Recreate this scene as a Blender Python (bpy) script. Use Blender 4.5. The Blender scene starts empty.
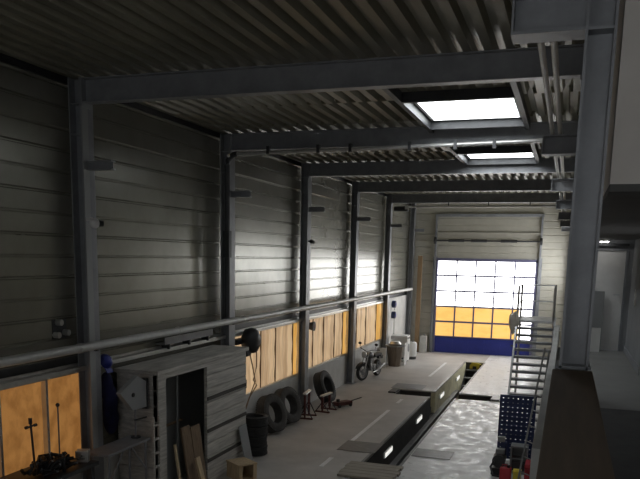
import bpy, bmesh, math, random
from math import sin, cos, pi, radians
from mathutils import Vector, Matrix
random.seed(7)
scn = bpy.context.scene
COL = scn.collection

# ------------------------------------------------------------------ materials
def mat(name, c, rough=.6, metal=0., ns=0, na=.25, bump=0., bs=None, spec=.5, stretch=None, c2=None, coat=0.):
    m = bpy.data.materials.new(name); m.use_nodes = True
    nt = m.node_tree; b = nt.nodes['Principled BSDF']
    b.inputs['Base Color'].default_value = (*c, 1); b.inputs['Roughness'].default_value = rough
    b.inputs['Metallic'].default_value = metal
    b.inputs['Specular IOR Level'].default_value = spec
    b.inputs['Coat Weight'].default_value = coat
    if ns:
        tc = nt.nodes.new('ShaderNodeTexCoord'); mp = nt.nodes.new('ShaderNodeMapping')
        nt.links.new(tc.outputs['Object'], mp.inputs['Vector'])
        if stretch: mp.inputs['Scale'].default_value = stretch
        n = nt.nodes.new('ShaderNodeTexNoise'); n.inputs['Scale'].default_value = ns
        n.inputs['Detail'].default_value = 6; n.inputs['Roughness'].default_value = .65
        nt.links.new(mp.outputs['Vector'], n.inputs['Vector'])
        r = nt.nodes.new('ShaderNodeValToRGB'); e = r.color_ramp.elements
        lo = c2 or tuple(max(0, x*(1-na)) for x in c); hi = tuple(min(1, x*(1+na)) for x in c)
        e[0].position = .32; e[0].color = (*lo, 1); e[1].position = .68; e[1].color = (*hi, 1)
        nt.links.new(n.outputs['Fac'], r.inputs['Fac']); nt.links.new(r.outputs['Color'], b.inputs['Base Color'])
        if bump:
            n2 = nt.nodes.new('ShaderNodeTexNoise'); n2.inputs['Scale'].default_value = bs or ns*4
            n2.inputs['Detail'].default_value = 4
            nt.links.new(mp.outputs['Vector'], n2.inputs['Vector'])
            bp = nt.nodes.new('ShaderNodeBump'); bp.inputs['Strength'].default_value = bump
            bp.inputs['Distance'].default_value = .02
            nt.links.new(n2.outputs['Fac'], bp.inputs['Height']); nt.links.new(bp.outputs['Normal'], b.inputs['Normal'])
    return m

def glow(name, c, s, ns=0, c2=None, stretch=(1, 1, 1), rough=.4):
    m = bpy.data.materials.new(name); m.use_nodes = True
    nt = m.node_tree; b = nt.nodes['Principled BSDF']
    b.inputs['Base Color'].default_value = (*[x*.6 for x in c], 1); b.inputs['Roughness'].default_value = rough
    b.inputs['Emission Color'].default_value = (*c, 1); b.inputs['Emission Strength'].default_value = s
    if ns:
        tc = nt.nodes.new('ShaderNodeTexCoord'); mp = nt.nodes.new('ShaderNodeMapping')
        mp.inputs['Scale'].default_value = stretch
        nt.links.new(tc.outputs['Object'], mp.inputs['Vector'])
        n = nt.nodes.new('ShaderNodeTexNoise'); n.inputs['Scale'].default_value = ns; n.inputs['Detail'].default_value = 5
        n.inputs['Roughness'].default_value = .6
        nt.links.new(mp.outputs['Vector'], n.inputs['Vector'])
        r = nt.nodes.new('ShaderNodeValToRGB'); e = r.color_ramp.elements
        e[0].position = .36; e[0].color = (*c2, 1); e[1].position = .6; e[1].color = (*c, 1)
        nt.links.new(n.outputs['Fac'], r.inputs['Fac']); nt.links.new(r.outputs['Color'], b.inputs['Emission Color'])
        nt.links.new(r.outputs['Color'], b.inputs['Base Color'])
    return m

M = {}
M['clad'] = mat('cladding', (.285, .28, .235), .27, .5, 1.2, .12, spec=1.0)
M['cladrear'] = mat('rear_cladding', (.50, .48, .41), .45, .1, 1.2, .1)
M['deck'] = mat('roof_deck', (.21, .20, .145), .38, .25, 1.5, .1)
M['steel'] = mat('steel_paint', (.27, .28, .295), .42, .1, 3, .18)
M['steeld'] = mat('dark_steel', (.05, .052, .055), .5, .2, 4, .2)
M['galv'] = mat('galvanised', (.62, .62, .6), .32, .6, 6, .12)
M['pipe'] = mat('pipe_paint', (.62, .62, .6), .4, .15, 6, .08)
M['alu'] = mat('aluminium', (.62, .63, .64), .35, .7, 6, .1)
M['tread'] = mat('tread_metal', (.30, .31, .32), .5, .3, 6, .1)
M['white'] = mat('white_paint', (.78, .78, .76), .5, 0, 5, .06)
M['conc'] = mat('concrete', (.36, .35, .335), .8, 0, 2, .18, .15, 20)
M['conclight'] = mat('pale_concrete', (.62, .62, .60), .8, 0, 2, .12, .1, 20)
M['plaster'] = mat('plaster', (.74, .70, .65), .9, 0, 2, .06)
M['plasterdark'] = mat('grey_plaster', (.30, .31, .32), .9, 0, 2, .1)
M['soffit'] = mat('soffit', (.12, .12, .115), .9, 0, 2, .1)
M['galfloor'] = mat('gallery_floor', (.21, .21, .2), .6, 0, 2, .1)
M['galdark'] = mat('gallery_floor_dark', (.10, .10, .097), .8, 0, 6, .15)
M['brown'] = mat('brown_board', (.19, .14, .095), .75, 0, 2, .15, stretch=(8, .6, 1))
M['woodgrey'] = mat('grey_boards', (.52, .50, .46), .85, 0, 3, .3, .25, 12, stretch=(2, .5, 9))
M['gapshade'] = mat('board_gap_shade', (.075, .07, .062), .85, 0, 3, .3, .2, 12, stretch=(2, .5, 9))
M['woodbrown'] = mat('brown_wood', (.20, .135, .08), .75, 0, 4, .3, stretch=(7, 7, .6))
M['woodpale'] = mat('pale_wood', (.55, .42, .26), .7, 0, 4, .25, stretch=(6, 6, .8))
M['woodpost'] = mat('brown_post', (.30, .2, .11), .7, 0, 4, .25, stretch=(7, 7, .5))
M['boards'] = mat('floor_boards', (.33, .30, .25), .8, 0, 3, .25, stretch=(.6, 9, 1))
M['rubber'] = mat('tyre_rubber', (.035, .035, .035), .72, 0, 8, .3)
M['rubbergrey'] = mat('dusty_rubber', (.075, .073, .07), .8, 0, 8, .3)
M['black'] = mat('black_plastic', (.018, .018, .02), .5)
M['blue'] = mat('blue_panel', (.022, .035, .26), .45, 0, 3, .1)
M['bluedark'] = mat('dark_blue_metal', (.018, .03, .10), .45, 0, 3, .15)
M['bluecloth'] = mat('blue_cloth', (.008, .009, .06), .85, 0, 6, .3)
M['frame'] = mat('gate_frame', (.16, .16, .26), .5)
M['red'] = mat('red_paint', (.45, .03, .045), .5)
M['maroon'] = mat('maroon_paint', (.10, .03, .028), .6, 0, 8, .3)
M['yellow'] = mat('yellow_paint', (.75, .6, .06), .5)
M['pityellow'] = mat('pit_wall_paint', (.80, .76, .52), .7, 0, 3, .2)
M['pitdark'] = mat('pit_floor', (.06, .058, .055), .8, 0, 3, .3)
M['plate'] = mat('steel_plate', (.20, .20, .20), .45, .5, 5, .2)
M['grey'] = mat('grey_plastic', (.26, .27, .27), .5)
M['hood'] = mat('hood_metal', (.34, .35, .35), .5)
M['bin'] = mat('bin_metal', (.20, .165, .13), .4, .5, 4, .25, stretch=(3, 3, .5))
M['beige'] = mat('beige_cloth', (.78, .74, .66), .9, 0, 6, .15)
M['line'] = mat('line_paint', (.93, .93, .91), .7, 0, 8, .15)
M['gskin'] = glow('gate_glass', (1, 1, 1), 6.5)
M['gorange'] = glow('gate_orange', (.86, .53, .16), 1.0, 1.4, (.80, .46, .12), (1, 1, 2))
M['sky'] = glow('skylight_glass', (.95, .98, 1), 6)
M['orange'] = glow('orange_film', (.52, .27, .085), .36, 4.5, (.38, .18, .05), (1, 1, .8))
M['film'] = glow('streaked_film', (.62, .47, .30), .6, 1.5, (.42, .29, .17), (1, 3.2, .35))
M['filmo'] = glow('amber_film', (.66, .42, .14), .7, 1.5, (.55, .33, .09), (1, 2, .5))
M['lamp'] = glow('pit_lamp_lens', (1, .99, .93), .85)
M['led'] = glow('lamp_lens', (1, .98, .95), 18)
M['front'] = glow('front_glass', (.97, .98, 1), .8)
M['frontfill'] = glow('gallery_front_fill', (.93, .96, 1), 4.5)
M['gfill'] = glow('gallery_side_fill', (.95, .97, 1), .35)
M['sidefill'] = glow('side_wall_fill', (.97, .98, 1), 10)

def floor_surface():
    m = mat('floor_concrete', (.50, .48, .455), .62, 0, 1.1, .14, .06, 9)
    nt = m.node_tree; b = nt.nodes['Principled BSDF']
    tc = nt.nodes.new('ShaderNodeTexCoord')
    v = nt.nodes.new('ShaderNodeTexNoise'); v.inputs['Scale'].default_value = .6; v.inputs['Detail'].default_value = 5
    nt.links.new(tc.outputs['Object'], v.inputs['Vector'])
    mr = nt.nodes.new('ShaderNodeMapRange'); mr.inputs[1].default_value = .3; mr.inputs[2].default_value = .7
    mr.inputs[3].default_value = .45; mr.inputs[4].default_value = .75
    nt.links.new(v.outputs['Fac'], mr.inputs[0]); nt.links.new(mr.outputs[0], b.inputs['Roughness'])
    return m
def wet_mat():
    m = mat('wet_floor', (.74, .74, .73), .3, 0, 3, .14, .1, 9)
    nt = m.node_tree; b = nt.nodes['Principled BSDF']
    tc = nt.nodes.new('ShaderNodeTexCoord')
    v = nt.nodes.new('ShaderNodeTexNoise'); v.inputs['Scale'].default_value = 4.0; v.inputs['Detail'].default_value = 5
    nt.links.new(tc.outputs['Object'], v.inputs['Vector'])
    mr = nt.nodes.new('ShaderNodeMapRange'); mr.inputs[1].default_value = .35; mr.inputs[2].default_value = .65
    mr.inputs[3].default_value = .26; mr.inputs[4].default_value = .55
    nt.links.new(v.outputs['Fac'], mr.inputs[0]); nt.links.new(mr.outputs[0], b.inputs['Roughness'])
    return m
M['floor'] = floor_surface(); M['wet'] = wet_mat()

# ------------------------------------------------------------------ mesh helpers
class MB:
    def __init__(s): s.b = bmesh.new(); s.mi = 0
    def _mark(s, n0):
        s.b.faces.ensure_lookup_table()
        for f in s.b.faces[n0:]: f.material_index = s.mi
    def box(s, x0, x1, y0, y1, z0, z1, bev=0, m=None):
        n0 = len(s.b.faces)
        r = bmesh.ops.create_cube(s.b, size=1); vs = r['verts']
        for v in vs:
            v.co = Vector((x0+(v.co.x+.5)*(x1-x0), y0+(v.co.y+.5)*(y1-y0), z0+(v.co.z+.5)*(z1-z0)))
        if m is not None: bmesh.ops.transform(s.b, matrix=m, verts=vs)
        if bev:
            es = list({e for v in vs for e in v.link_edges})
            bmesh.ops.bevel(s.b, geom=es, offset=bev, segments=2, affect='EDGES', profile=.6)
        s._mark(n0); return s
    def prism(s, pts, axis, a, b, m=None):
        # pts: polygon in the two other axes (cyclic order x>yz, y>xz, z>xy), extruded from a to b
        n0 = len(s.b.faces)
        def P(p, t): return {'x': (t, p[0], p[1]), 'y': (p[0], t, p[1]), 'z': (p[0], p[1], t)}[axis]
        A = [s.b.verts.new(P(p, a)) for p in pts]; B = [s.b.verts.new(P(p, b)) for p in pts]
        n = len(pts)
        for i in range(n): s.b.faces.new((A[i], A[(i+1) % n], B[(i+1) % n], B[i]))
        s.b.faces.new(list(reversed(A))); s.b.faces.new(B)
        if m is not None: bmesh.ops.transform(s.b, matrix=m, verts=A+B)
        s._mark(n0); return s
    def cyl(s, p, q, r, r2=None, seg=14):
        n0 = len(s.b.faces)
        p = Vector(p); q = Vector(q); d = q-p; r2 = r if r2 is None else r2
        m = Matrix.Translation((p+q)/2) @ d.to_track_quat('Z', 'Y').to_matrix().to_4x4()
        bmesh.ops.create_cone(s.b, cap_ends=True, segments=seg, radius1=r, radius2=r2, depth=d.length, matrix=m)
        s._mark(n0); return s
    def tube(s, pts, r, seg=10):
        n0 = len(s.b.faces)
        pts = [Vector(p) for p in pts]; rings = []
        up = Vector((0.13, .07, 1)).normalized()
        for i, p in enumerate(pts):
            t = ((pts[i+1] if i < len(pts)-1 else p)-(pts[i-1] if i else p)).normalized()
            a = t.cross(up)
            if a.length < .05: a = t.cross(Vector((1, 0, 0)))
            a.normalize(); c = t.cross(a)
            rr = r[i] if isinstance(r, (list, tuple)) else r
            rings.append([s.b.verts.new(p+rr*(cos(2*pi*k/seg)*a+sin(2*pi*k/seg)*c)) for k in range(seg)])
        for A, B in zip(rings, rings[1:]):
            for k in range(seg): s.b.faces.new((A[k], A[(k+1) % seg], B[(k+1) % seg], B[k]))
        s.b.faces.new(list(reversed(rings[0]))); s.b.faces.new(rings[-1])
        s._mark(n0); return s
    def lathe(s, prof, m=None, seg=36, closed=True):
        n0 = len(s.b.faces)
        rings = []; allv = []
        for (r, h) in prof:
            if r < 1e-6:
                v = s.b.verts.new((0, 0, h)); rings.append([v]*seg); allv.append(v)
            else:
                ring = [s.b.verts.new((r*cos(2*pi*k/seg), r*sin(2*pi*k/seg), h)) for k in range(seg)]
                rings.append(ring); allv += ring
        pairs = list(zip(rings, rings[1:]))+([(rings[-1], rings[0])] if closed else [])
        for A, B in pairs:
            for k in range(seg):
                f = []
                for v in (A[k], A[(k+1) % seg], B[(k+1) % seg], B[k]):
                    if v not in f: f.append(v)
                if len(f) > 2: s.b.faces.new(f)
        if m is not None: bmesh.ops.transform(s.b, matrix=m, verts=allv)
        s._mark(n0); return s
    def sphere(s, c, r, sc=(1, 1, 1), seg=18):
        n0 = len(s.b.faces)
        m = Matrix.Translation(c) @ Matrix.Diagonal((*sc, 1))
        bmesh.ops.create_uvsphere(s.b, u_segments=seg, v_segments=seg//2, radius=r, matrix=m)
        s._mark(n0); return s
    def hsec(s, axis, a, b, ca, cb, h, w, tf=.015, tw=.01):
        """H section along axis; for z: web along x (h) flanges along y (w); for x/y: web vertical"""
        if axis == 'z':
            s.box(ca-h/2, ca-h/2+tf, cb-w/2, cb+w/2, a, b); s.box(ca+h/2-tf, ca+h/2, cb-w/2, cb+w/2, a, b)
            s.box(ca-h/2+tf, ca+h/2-tf, cb-tw/2, cb+tw/2, a, b)
        else:  # along x: ca = y centre, cb = z bottom
            s.box(a, b, ca-w/2, ca+w/2, cb, cb+tf); s.box(a, b, ca-w/2, ca+w/2, cb+h-tf, cb+h)
            s.box(a, b, ca-tw/2, ca+tw/2, cb+tf, cb+h-tf)
        return s
    def obj(s, name, mats, parent=None, loc=None, smooth=None):
        me = bpy.data.meshes.new(name)
        bmesh.ops.recalc_face_normals(s.b, faces=s.b.faces[:])
        if smooth:
            for f in s.b.faces: f.smooth = True
            for e in s.b.edges:
                if len(e.link_faces) == 2 and e.calc_face_angle(0) > radians(smooth): e.smooth = False
        s.b.to_mesh(me); s.b.free()
        for mm in (mats if isinstance(mats, (list, tuple)) else [mats]): me.materials.append(M[mm])
        o = bpy.data.objects.new(name, me); COL.objects.link(o)
        if loc is not None: o.location = loc
        if parent is not None: o.parent = parent
        return o

def tag(o, label, cat, group=None):
    o['label'] = label; o['category'] = cat
    if group: o['group'] = group
    return o
def thing(name, label, cat, loc=(0, 0, 0), rz=0, group=None):
    o = bpy.data.objects.new(name, None); COL.objects.link(o); o.empty_display_size = .1
    o.location = loc; o.rotation_euler = (0, 0, rz)
    return tag(o, label, cat, group)
def struct(o): o['kind'] = 'structure'; return o
def dup(root, loc, label, group=None, rz=None):
    r = root.copy(); COL.objects.link(r); r.location = loc; r['label'] = label
    if group: r['group'] = group
    if rz is not None: r.rotation_euler = (0, 0, rz)
    for ch in list(root.children):
        c = ch.copy(); COL.objects.link(c); c.parent = r
        for g in list(ch.children):
            d = g.copy(); COL.objects.link(d); d.parent = c
    return r
def T(x, y, z): return Matrix.Translation((x, y, z))
def R(a, ax): return Matrix.Rotation(a, 4, ax)

# ------------------------------------------------------------------ dimensions
H = 4.34                       # eye height above the hall floor
XL, XW = -6.76, -7.04          # inner column face, left wall face
FY = [4.493+5*k for k in range(7)]
YB = -3.0                      # front wall
YR = 34.62                     # rear wall face
ZC = 6.77                      # underside of roof deck
PX0, PX1, PY0, PY1 = -3.82, -3.06, 13.6, 31.9     # pit
SY0, SY1 = 23.1, 24.1                            # transverse slots
SLX0, SLX1 = -5.0, -1.95
GZ = 2.74                      # gallery floor
GE = 14.3                      # gallery end wall

# ------------------------------------------------------------------ setting
def floor():
    b = MB()
    # left zone
    b.mi = 0
    for x0, x1, y0, y1 in ((-7.4, PX0, YB, SY0), (-7.4, SLX0, SY0, SY1), (-7.4, PX0, SY1, 34.9),
                           (PX0, PX1, YB, PY0), (PX0, PX1, PY1, 34.9)):
        b.box(x0, x1, y0, y1, -.04, 0)
    b.mi = 1
    for x0, x1, y0, y1 in ((PX1, 1.4, YB, SY0), (SLX1, 1.4, SY0, SY1), (PX1, 1.4, SY1, 34.9)):
        b.box(x0, x1, y0, y1, -.04, 0)
    b.mi = 2
    for y0, y1 in ((14.2, 14.95), (16.5, 20.5), (21.6, 22.3), (27.2, 31.2)):
        b.box(-4.62, -4.52, y0, y1, -.01, .003)
    # worn kerb along the pit edge
    b.mi = 3
    b.box(PX0-.07, PX0, PY0, SY0, -.01, .006); b.box(PX0-.07, PX0, SY1, PY1, -.01, .006)
    b.box(PX1, PX1+.06, PY0, SY0, -.01, .006); b.box(PX1, PX1+.06, SY1, PY1, -.01, .006)
    o = struct(b.obj('floor', ['floor', 'wet', 'line', 'plate']))
    return o
floor()
def pit():
    b = MB(); d = -1.5
    b.box(-7.4, -5.2, YB, 34.9, -.12, -.041)
    b.mi = 0
    for y0, y1 in ((PY0, SY0), (SY1, PY1)):
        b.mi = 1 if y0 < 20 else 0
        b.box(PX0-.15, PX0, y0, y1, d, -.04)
    b.mi = 1
    for y0, y1 in ((PY0, SY0), (SY1, PY1)): b.box(PX1, PX1+.15, y0, y1, d, -.04)
    b.box(PX0-.15, PX1+.15, PY0-.15, PY0, d, -.04); b.box(PX0-.15, PX1+.15, PY1, PY1+.15, d, -.04)
    b.box(PX0-.15, PX1+.15, PY0-.15, PY1+.15, d-.1, d)
    struct(b.obj('wall_pit', ['pityellow', 'pitdark']))
    b = MB()
    for x0, x1 in ((SLX0, PX0-.15), (PX1+.15, SLX1)):
        b.box(x0-.1, x1, SY0-.1, SY1+.1, -.8, -.72); b.box(x0, x1, SY0-.1, SY0, -.72, -.04); b.box(x0, x1, SY1, SY1+.1, -.72, -.04)
    b.box(SLX0-.1, SLX0, SY0, SY1, -.72, -.04); b.box(SLX1, SLX1+.1, SY0, SY1, -.72, -.04)
    for x in (PX0-.15, PX1): b.box(x, x+.15, SY0, SY1, -1.5, -.72)
    struct(b.obj('trim_1', 'pitdark'))
pit()

def cassette(z0, z1):
    """closed outline of horizontal cladding, x measured from the room face (0 = face, negative = outwards)"""
    pts = []; z = z0; k = 0
    while z < z1-.02:
        t = min(z+.3, z1)
        dp = .03 if k % 2 == 0 else .016
        pts += [(-dp, z), (-dp, z+.018), (0, z+.034)]
        pts += [(0, t-.016)]
        z = t; k += 1
    pts += [(-.02, z1), (-.16, z1), (-.16, z0)]
    return pts
def walls():
    b = MB()
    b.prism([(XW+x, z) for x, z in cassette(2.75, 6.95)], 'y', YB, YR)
    b.prism([(XW+x, z) for x, z in cassette(1.0, 2.75)], 'y', 9.72, FY[2]+.3)       # behind the shed
    struct(b.obj('wall_left', 'clad'))
    b = MB()
    b.box(XW-.16, XW+.05, YB, FY[5]+.3, 0, 1.0)
    b.box(XW-.16, XW+.05, FY[5]+.3, YR, 0, 2.62)
    struct(b.obj('baseboard_left', 'conclight'))
    b = MB()
    b.box(XW-.16, XW-.02, YB, YR, 2.62, 2.75)
    struct(b.obj('trim_2_shade', 'steeld'))  # dark band puts the shade of the recess into the colour
    struct(MB().box(XW-.02, XW+.05, YB, YR, 6.69, ZC+.08).obj('trim_6', 'black'))
    b = MB()
    b.box(XW-.05, XW+.14, YB, FY[5]+.3, 2.53, 2.60, .008)
    b.box(XW, XW+.02, YB, FY[5]+.3, 2.60, 2.64)
    struct(b.obj('trim_3', 'galv'))
    # rear wall with the gate opening
    b = MB()
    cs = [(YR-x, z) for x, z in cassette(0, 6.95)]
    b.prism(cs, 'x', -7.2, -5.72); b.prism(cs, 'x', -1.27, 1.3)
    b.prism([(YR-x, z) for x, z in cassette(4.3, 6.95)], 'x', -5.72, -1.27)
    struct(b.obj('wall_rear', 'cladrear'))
    # right wall of the rear hall, and the wall under the gallery
    b = MB()
    q0, q1 = 3.3, 4.7
    b.prism([(.32-x, z) for x, z in cassette(0, q0)], 'y', GE+.1, YR)
    b.prism([(.32-x, z) for x, z in cassette(q1, 6.95)], 'y', GE+.1, YR)
    for a, c in ((GE+.1, 29.8), (34.2, YR)): b.box(.33, .48, a, c, q0, q1)
    for i, (a, L) in enumerate(((29.8, 4.4),)):
        w = struct(MB().box(.40, .42, a, a+L, q0, q1).obj('window_%d' % (10+i), 'sidefill'))  # unseen glowing window, added to brighten the rear bays
        f = MB()
        for k in range(5): f.box(.34, .40, a+k*(L-.04)/4, a+k*(L-.04)/4+.04, q0, q1)
        f.box(.34, .40, a, a+L, q0, q0+.04); f.box(.34, .40, a, a+L, q1-.04, q1); f.obj('window_frame', 'white', w)
    b.box(.02, .2, YB, GE+.1, 0, GZ-.2)
    struct(b.obj('wall_right', 'clad'))
    # front wall
    b = MB()
    b.box(-7.2, -5.6, YB-.2, YB, 0, 6.95); b.box(-1.4, 1.4, YB-.2, YB, 0, GZ); b.box(-5.6, -1.4, YB-.2, YB, 4.4, 6.95)
    b.box(-1.4, -.4, YB-.2, YB, GZ, 6.95); b.box(1.0, 1.4, YB-.2, YB, GZ, 6.1); b.box(-.4, 1.4, YB-.2, YB, 6.1, 6.95)
    b.box(-.4, 1.0, YB-.2, YB, GZ, 4.3)
    struct(b.obj('wall_front', 'plaster'))
    w = struct(MB().box(-.4, 1.0, YB-.12, YB-.08, 4.3, 6.1).obj('window_8', 'frontfill'))  # unseen window added behind the camera to light column and bulkhead
    f = MB()
    for x in (-.4, .28, .96): f.box(x, x+.04, YB-.08, YB-.02, 4.3, 6.1)
    f.box(-.4, 1, YB-.08, YB-.02, 4.3, 4.34); f.box(-.4, 1, YB-.08, YB-.02, 6.06, 6.1); f.obj('window_frame', 'white', w)
    d = MB()
    d.box(-5.6, -1.4, YB-.15, YB-.1, 0, .75); d.mi = 1; d.box(-5.6, -1.4, YB-.15, YB-.1, .75, 4.2); d.mi = 0; d.box(-5.6, -1.4, YB-.15, YB-.1, 4.2, 4.4)
    struct(d.obj('door_3', ['blue', 'front']))
walls()

def deck(b, x0, x1, y0, y1):
    p = .25; n = max(1, round((x1-x0)/p)); p = (x1-x0)/n; pts = []
    for i in range(n):
        x = x0+i*p
        pts += [(x, ZC), (x+.42*p, ZC), (x+.56*p, ZC+.085), (x+.88*p, ZC+.085)]
    pts += [(x1, ZC), (x1, ZC+.16), (x0, ZC+.16)]
    b.prism(pts, 'y', y0, y1)
SKX0, SKX1 = -2.46, -.98
SK = ((12.05, 13.8), (17.9, 19.15))
def ceiling():
    b = MB(); y = YB
    for a, c in [(a-.05, c+.05) for a, c in SK]:
        deck(b, -7.2, 1.4, y, a); deck(b, -7.2, SKX0-.05, a, c); deck(b, SKX1+.05, 1.4, a, c); y = c
    deck(b, -7.2, 1.4, y, 34.8)
    struct(b.obj('ceiling', 'deck'))
    for i, (a, c) in enumerate(SK):
        f = MB()
        t = .05
        f.box(SKX0-t, SKX0, a-t, c+t, ZC-.015, ZC+.26); f.box(SKX1, SKX1+t, a-t, c+t, ZC-.015, ZC+.26)
        f.box(SKX0, SKX1, a-t, a, ZC-.015, ZC+.26); f.box(SKX0, SKX1, c, c+t, ZC-.015, ZC+.26)
        o = struct(f.obj('window_%d' % (6+i), 'white'))
        g = MB()
        # shallow dome
        n = 8; V = []
        for j in range(n+1):
            for k in range(n+1):
                u = k/n; v = j/n
                V.append(g.b.verts.new((SKX0+u*(SKX1-SKX0), a+v*(c-a), ZC+.02+.12*math.sin(pi*u)*math.sin(pi*v))))
        for j in range(n):
            for k in range(n):
                g.b.faces.new((V[j*(n+1)+k], V[j*(n+1)+k+1], V[(j+1)*(n+1)+k+1], V[(j+1)*(n+1)+k]))
        r = bmesh.ops.solidify(g.b, geom=g.b.faces[:], thickness=.01)
        g.obj('pane', 'sky', o)
        g = MB()
        for x in (SKX0-.16, SKX1+.08): g.box(x, x+.08, a-2.3, min(c+.5, 19.3), ZC-.15, ZC-.002)
        g.box(SKX0-.08, SKX1+.08, a-.62, a-.54, ZC-.15, ZC-.002); g.box(SKX0-.08, SKX1+.08, c+.1, c+.16, ZC-.15, ZC-.002)
        g.obj('trimmer', 'steeld', o)
ceiling()

# window band on the left wall
def window_band(n, y0, y1, seams, kind, amber=None):
    f = MB(); z0, z1 = 1.0, 2.53
    f.box(XW-.12, XW+.03, y0, y1, z0, z0+.05); f.box(XW-.12, XW+.03, y0, y1, z1-.04, z1)
    f.box(XW-.12, XW+.02, y0, y0+.05, z0+.05, z1-.04); f.box(XW-.12, XW+.02, y1-.05, y1, z0+.05, z1-.04)
    o = struct(f.obj('window_%d' % n, 'galv'))
    ed = [y0+.05]+seams+[y1-.05]
    for i, (a, c) in enumerate(zip(ed, ed[1:])):
        p = MB(); w = .025 if kind == 'orange' else .012
        # gently billowing film
        ny, nz = 12, 10; V = []; ph = random.random()*6
        for j in range(nz+1):
            for k in range(ny+1):
                yy = a+w+(c-a-2*w)*k/ny; zz = z0+.05+(z1-z0-.09)*j/nz
                amp = .006 if kind == 'orange' else .022
                dx = amp*sin(ph+k*1.7+.4*sin(j*.9+ph))*sin(pi*k/ny)+amp*.5*sin(j*1.3+ph)
                V.append(p.b.verts.new((XW-.05+dx, yy, zz)))
        for j in range(nz):
            for k in range(ny):
                p.b.faces.new((V[j*(ny+1)+k], V[j*(ny+1)+k+1], V[(j+1)*(ny+1)+k+1], V[(j+1)*(ny+1)+k]))
        bmesh.ops.solidify(p.b, geom=p.b.faces[:], thickness=.008)
        mm = 'orange' if kind == 'orange' else ('filmo' if amber and i in amber else 'film')
        p.obj('pane', mm, o, smooth=60)
        if i:
            if kind == 'orange': MB().box(XW-.08, XW+.03, a-.025, a+.025, z0+.05, z1-.04, .006).obj('mullion', 'galv', o)
            else: MB().box(XW-.08, XW-.02, a-.012, a+.012, z0+.05, z1-.04).obj('mullion', 'woodbrown', o)
window_band(1, 4.7, 9.72, [5.8, 6.76, 7.72, 8.69], 'orange')
window_band(2, FY[2]+.35, FY[3]+.15, [15.9, 16.9, 17.9, 19.2], 'film', (4,))
window_band(3, FY[3]+.2, FY[4]+.15, [20.95, 22.0, 23.15, 24.1], 'film', (4,))
window_band(4, FY[4]+.2, FY[5]+.25, [25.9, 27.2, 28.8], 'film', (3,))
# blank filler between near windows and the shed wall
struct(MB().box(XW-.16, XW, FY[2]+.3, FY[2]+.35, 1.0, 2.62).obj('trim_4', 'conclight'))
struct(MB().box(XW-.16, XW-.02, YB, 4.7, 1.0, 2.62).obj('trim_5', 'conclight'))

# ------------------------------------------------------------------ sectional gate
def gate():
    x0, x1 = -5.70, -1.36; zt = 4.22; n = 6; hh = zt/n
    y = YR+.02
    b = MB()
    b.box(x0-.02, x0+.05, y-.1, y+.1, 0, 4.3); b.box(x1, x1+.1, y-.12, y+.1, 0, 4.3); b.box(x0, x1+.08, y-.12, y+.1, zt, 4.34)
    o = struct(b.obj('door_1', 'frame'))
    g = MB().box(x0+.05, x1, y-.02, y+.06, .01, hh+.04, .01); 
    for i in range(6): g.box(x0+.12+i*.72, x0+.16+i*.72, y-.035, y-.02, .05, hh)
    g.obj('bottom_panel', 'blue', o)
    nx = 5; wx = (x1-x0-.05)/nx
    for r in range(1, n):
        for c in range(nx):
            a = x0+.05+c*wx; e = a+wx; za, zb = r*hh+.04, (r+1)*hh+.04 if r < n-1 else zt
            white = r > 2 or (c == 4)
            if c == 4 and r <= 2:
                MB().box(a+.02, a+.3, y+.01, y+.03, za, zb).obj('pane', 'gorange', o)
                MB().box(a+.3, e-.02, y+.01, y+.03, za, zb).obj('pane', 'gskin', o)
            else:
                MB().box(a+.005, e-.005, y+.01, y+.03, za+.01, zb-.01).obj('pane', 'gskin' if white else 'gorange', o)
    f = MB()
    for r in range(1, n+1): f.box(x0+.05, x1, y-.02, y+.05, r*hh+.0, r*hh+.08)
    f.obj('rail', 'frame', o)
    f = MB()
    for c in range(1, nx): f.box(x0+.05+c*wx-.035, x0+.05+c*wx+.035, y-.015, y+.045, hh+.06, zt)
    f.obj('muntin', 'frame', o)
    MB().box(-2.2, -2.05, y-.05, y-.02, .45, .52, .008).obj('handle', 'steeld', o)
    # vertical tracks, spring shaft, header
    for x in (x0-.09, x1+.17):
        MB().box(x-.04, x+.04, YR-.16, YR-.02, 0, 6.2).box(x-.1, x+.1, YR-.03, YR, 0, 4.4).obj('track', 'steel', o)
    s = MB().cyl((x0-.12, YR-.22, 5.12), (x1+.2, YR-.22, 5.12), .035)
    for x in (-5.2, -4.2, -2.9): s.cyl((x, YR-.22, 5.12), (x+.7, YR-.22, 5.12), .062)
    for x in (x0-.1, x1+.18): s.cyl((x-.05, YR-.22, 5.12), (x+.05, YR-.22, 5.12), .15)
    s.obj('spring_shaft', 'steeld', o, smooth=40)
    MB().box(x0-.16, x1+.24, YR-.14, YR-.02, 6.18, 6.3).obj('header_rail', 'steel', o)
    MB().box(x0-.2, x1+.25, YR-.1, YR-.012, 5.42, 5.5).obj('purlin', 'cladrear', o)
gate()

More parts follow.
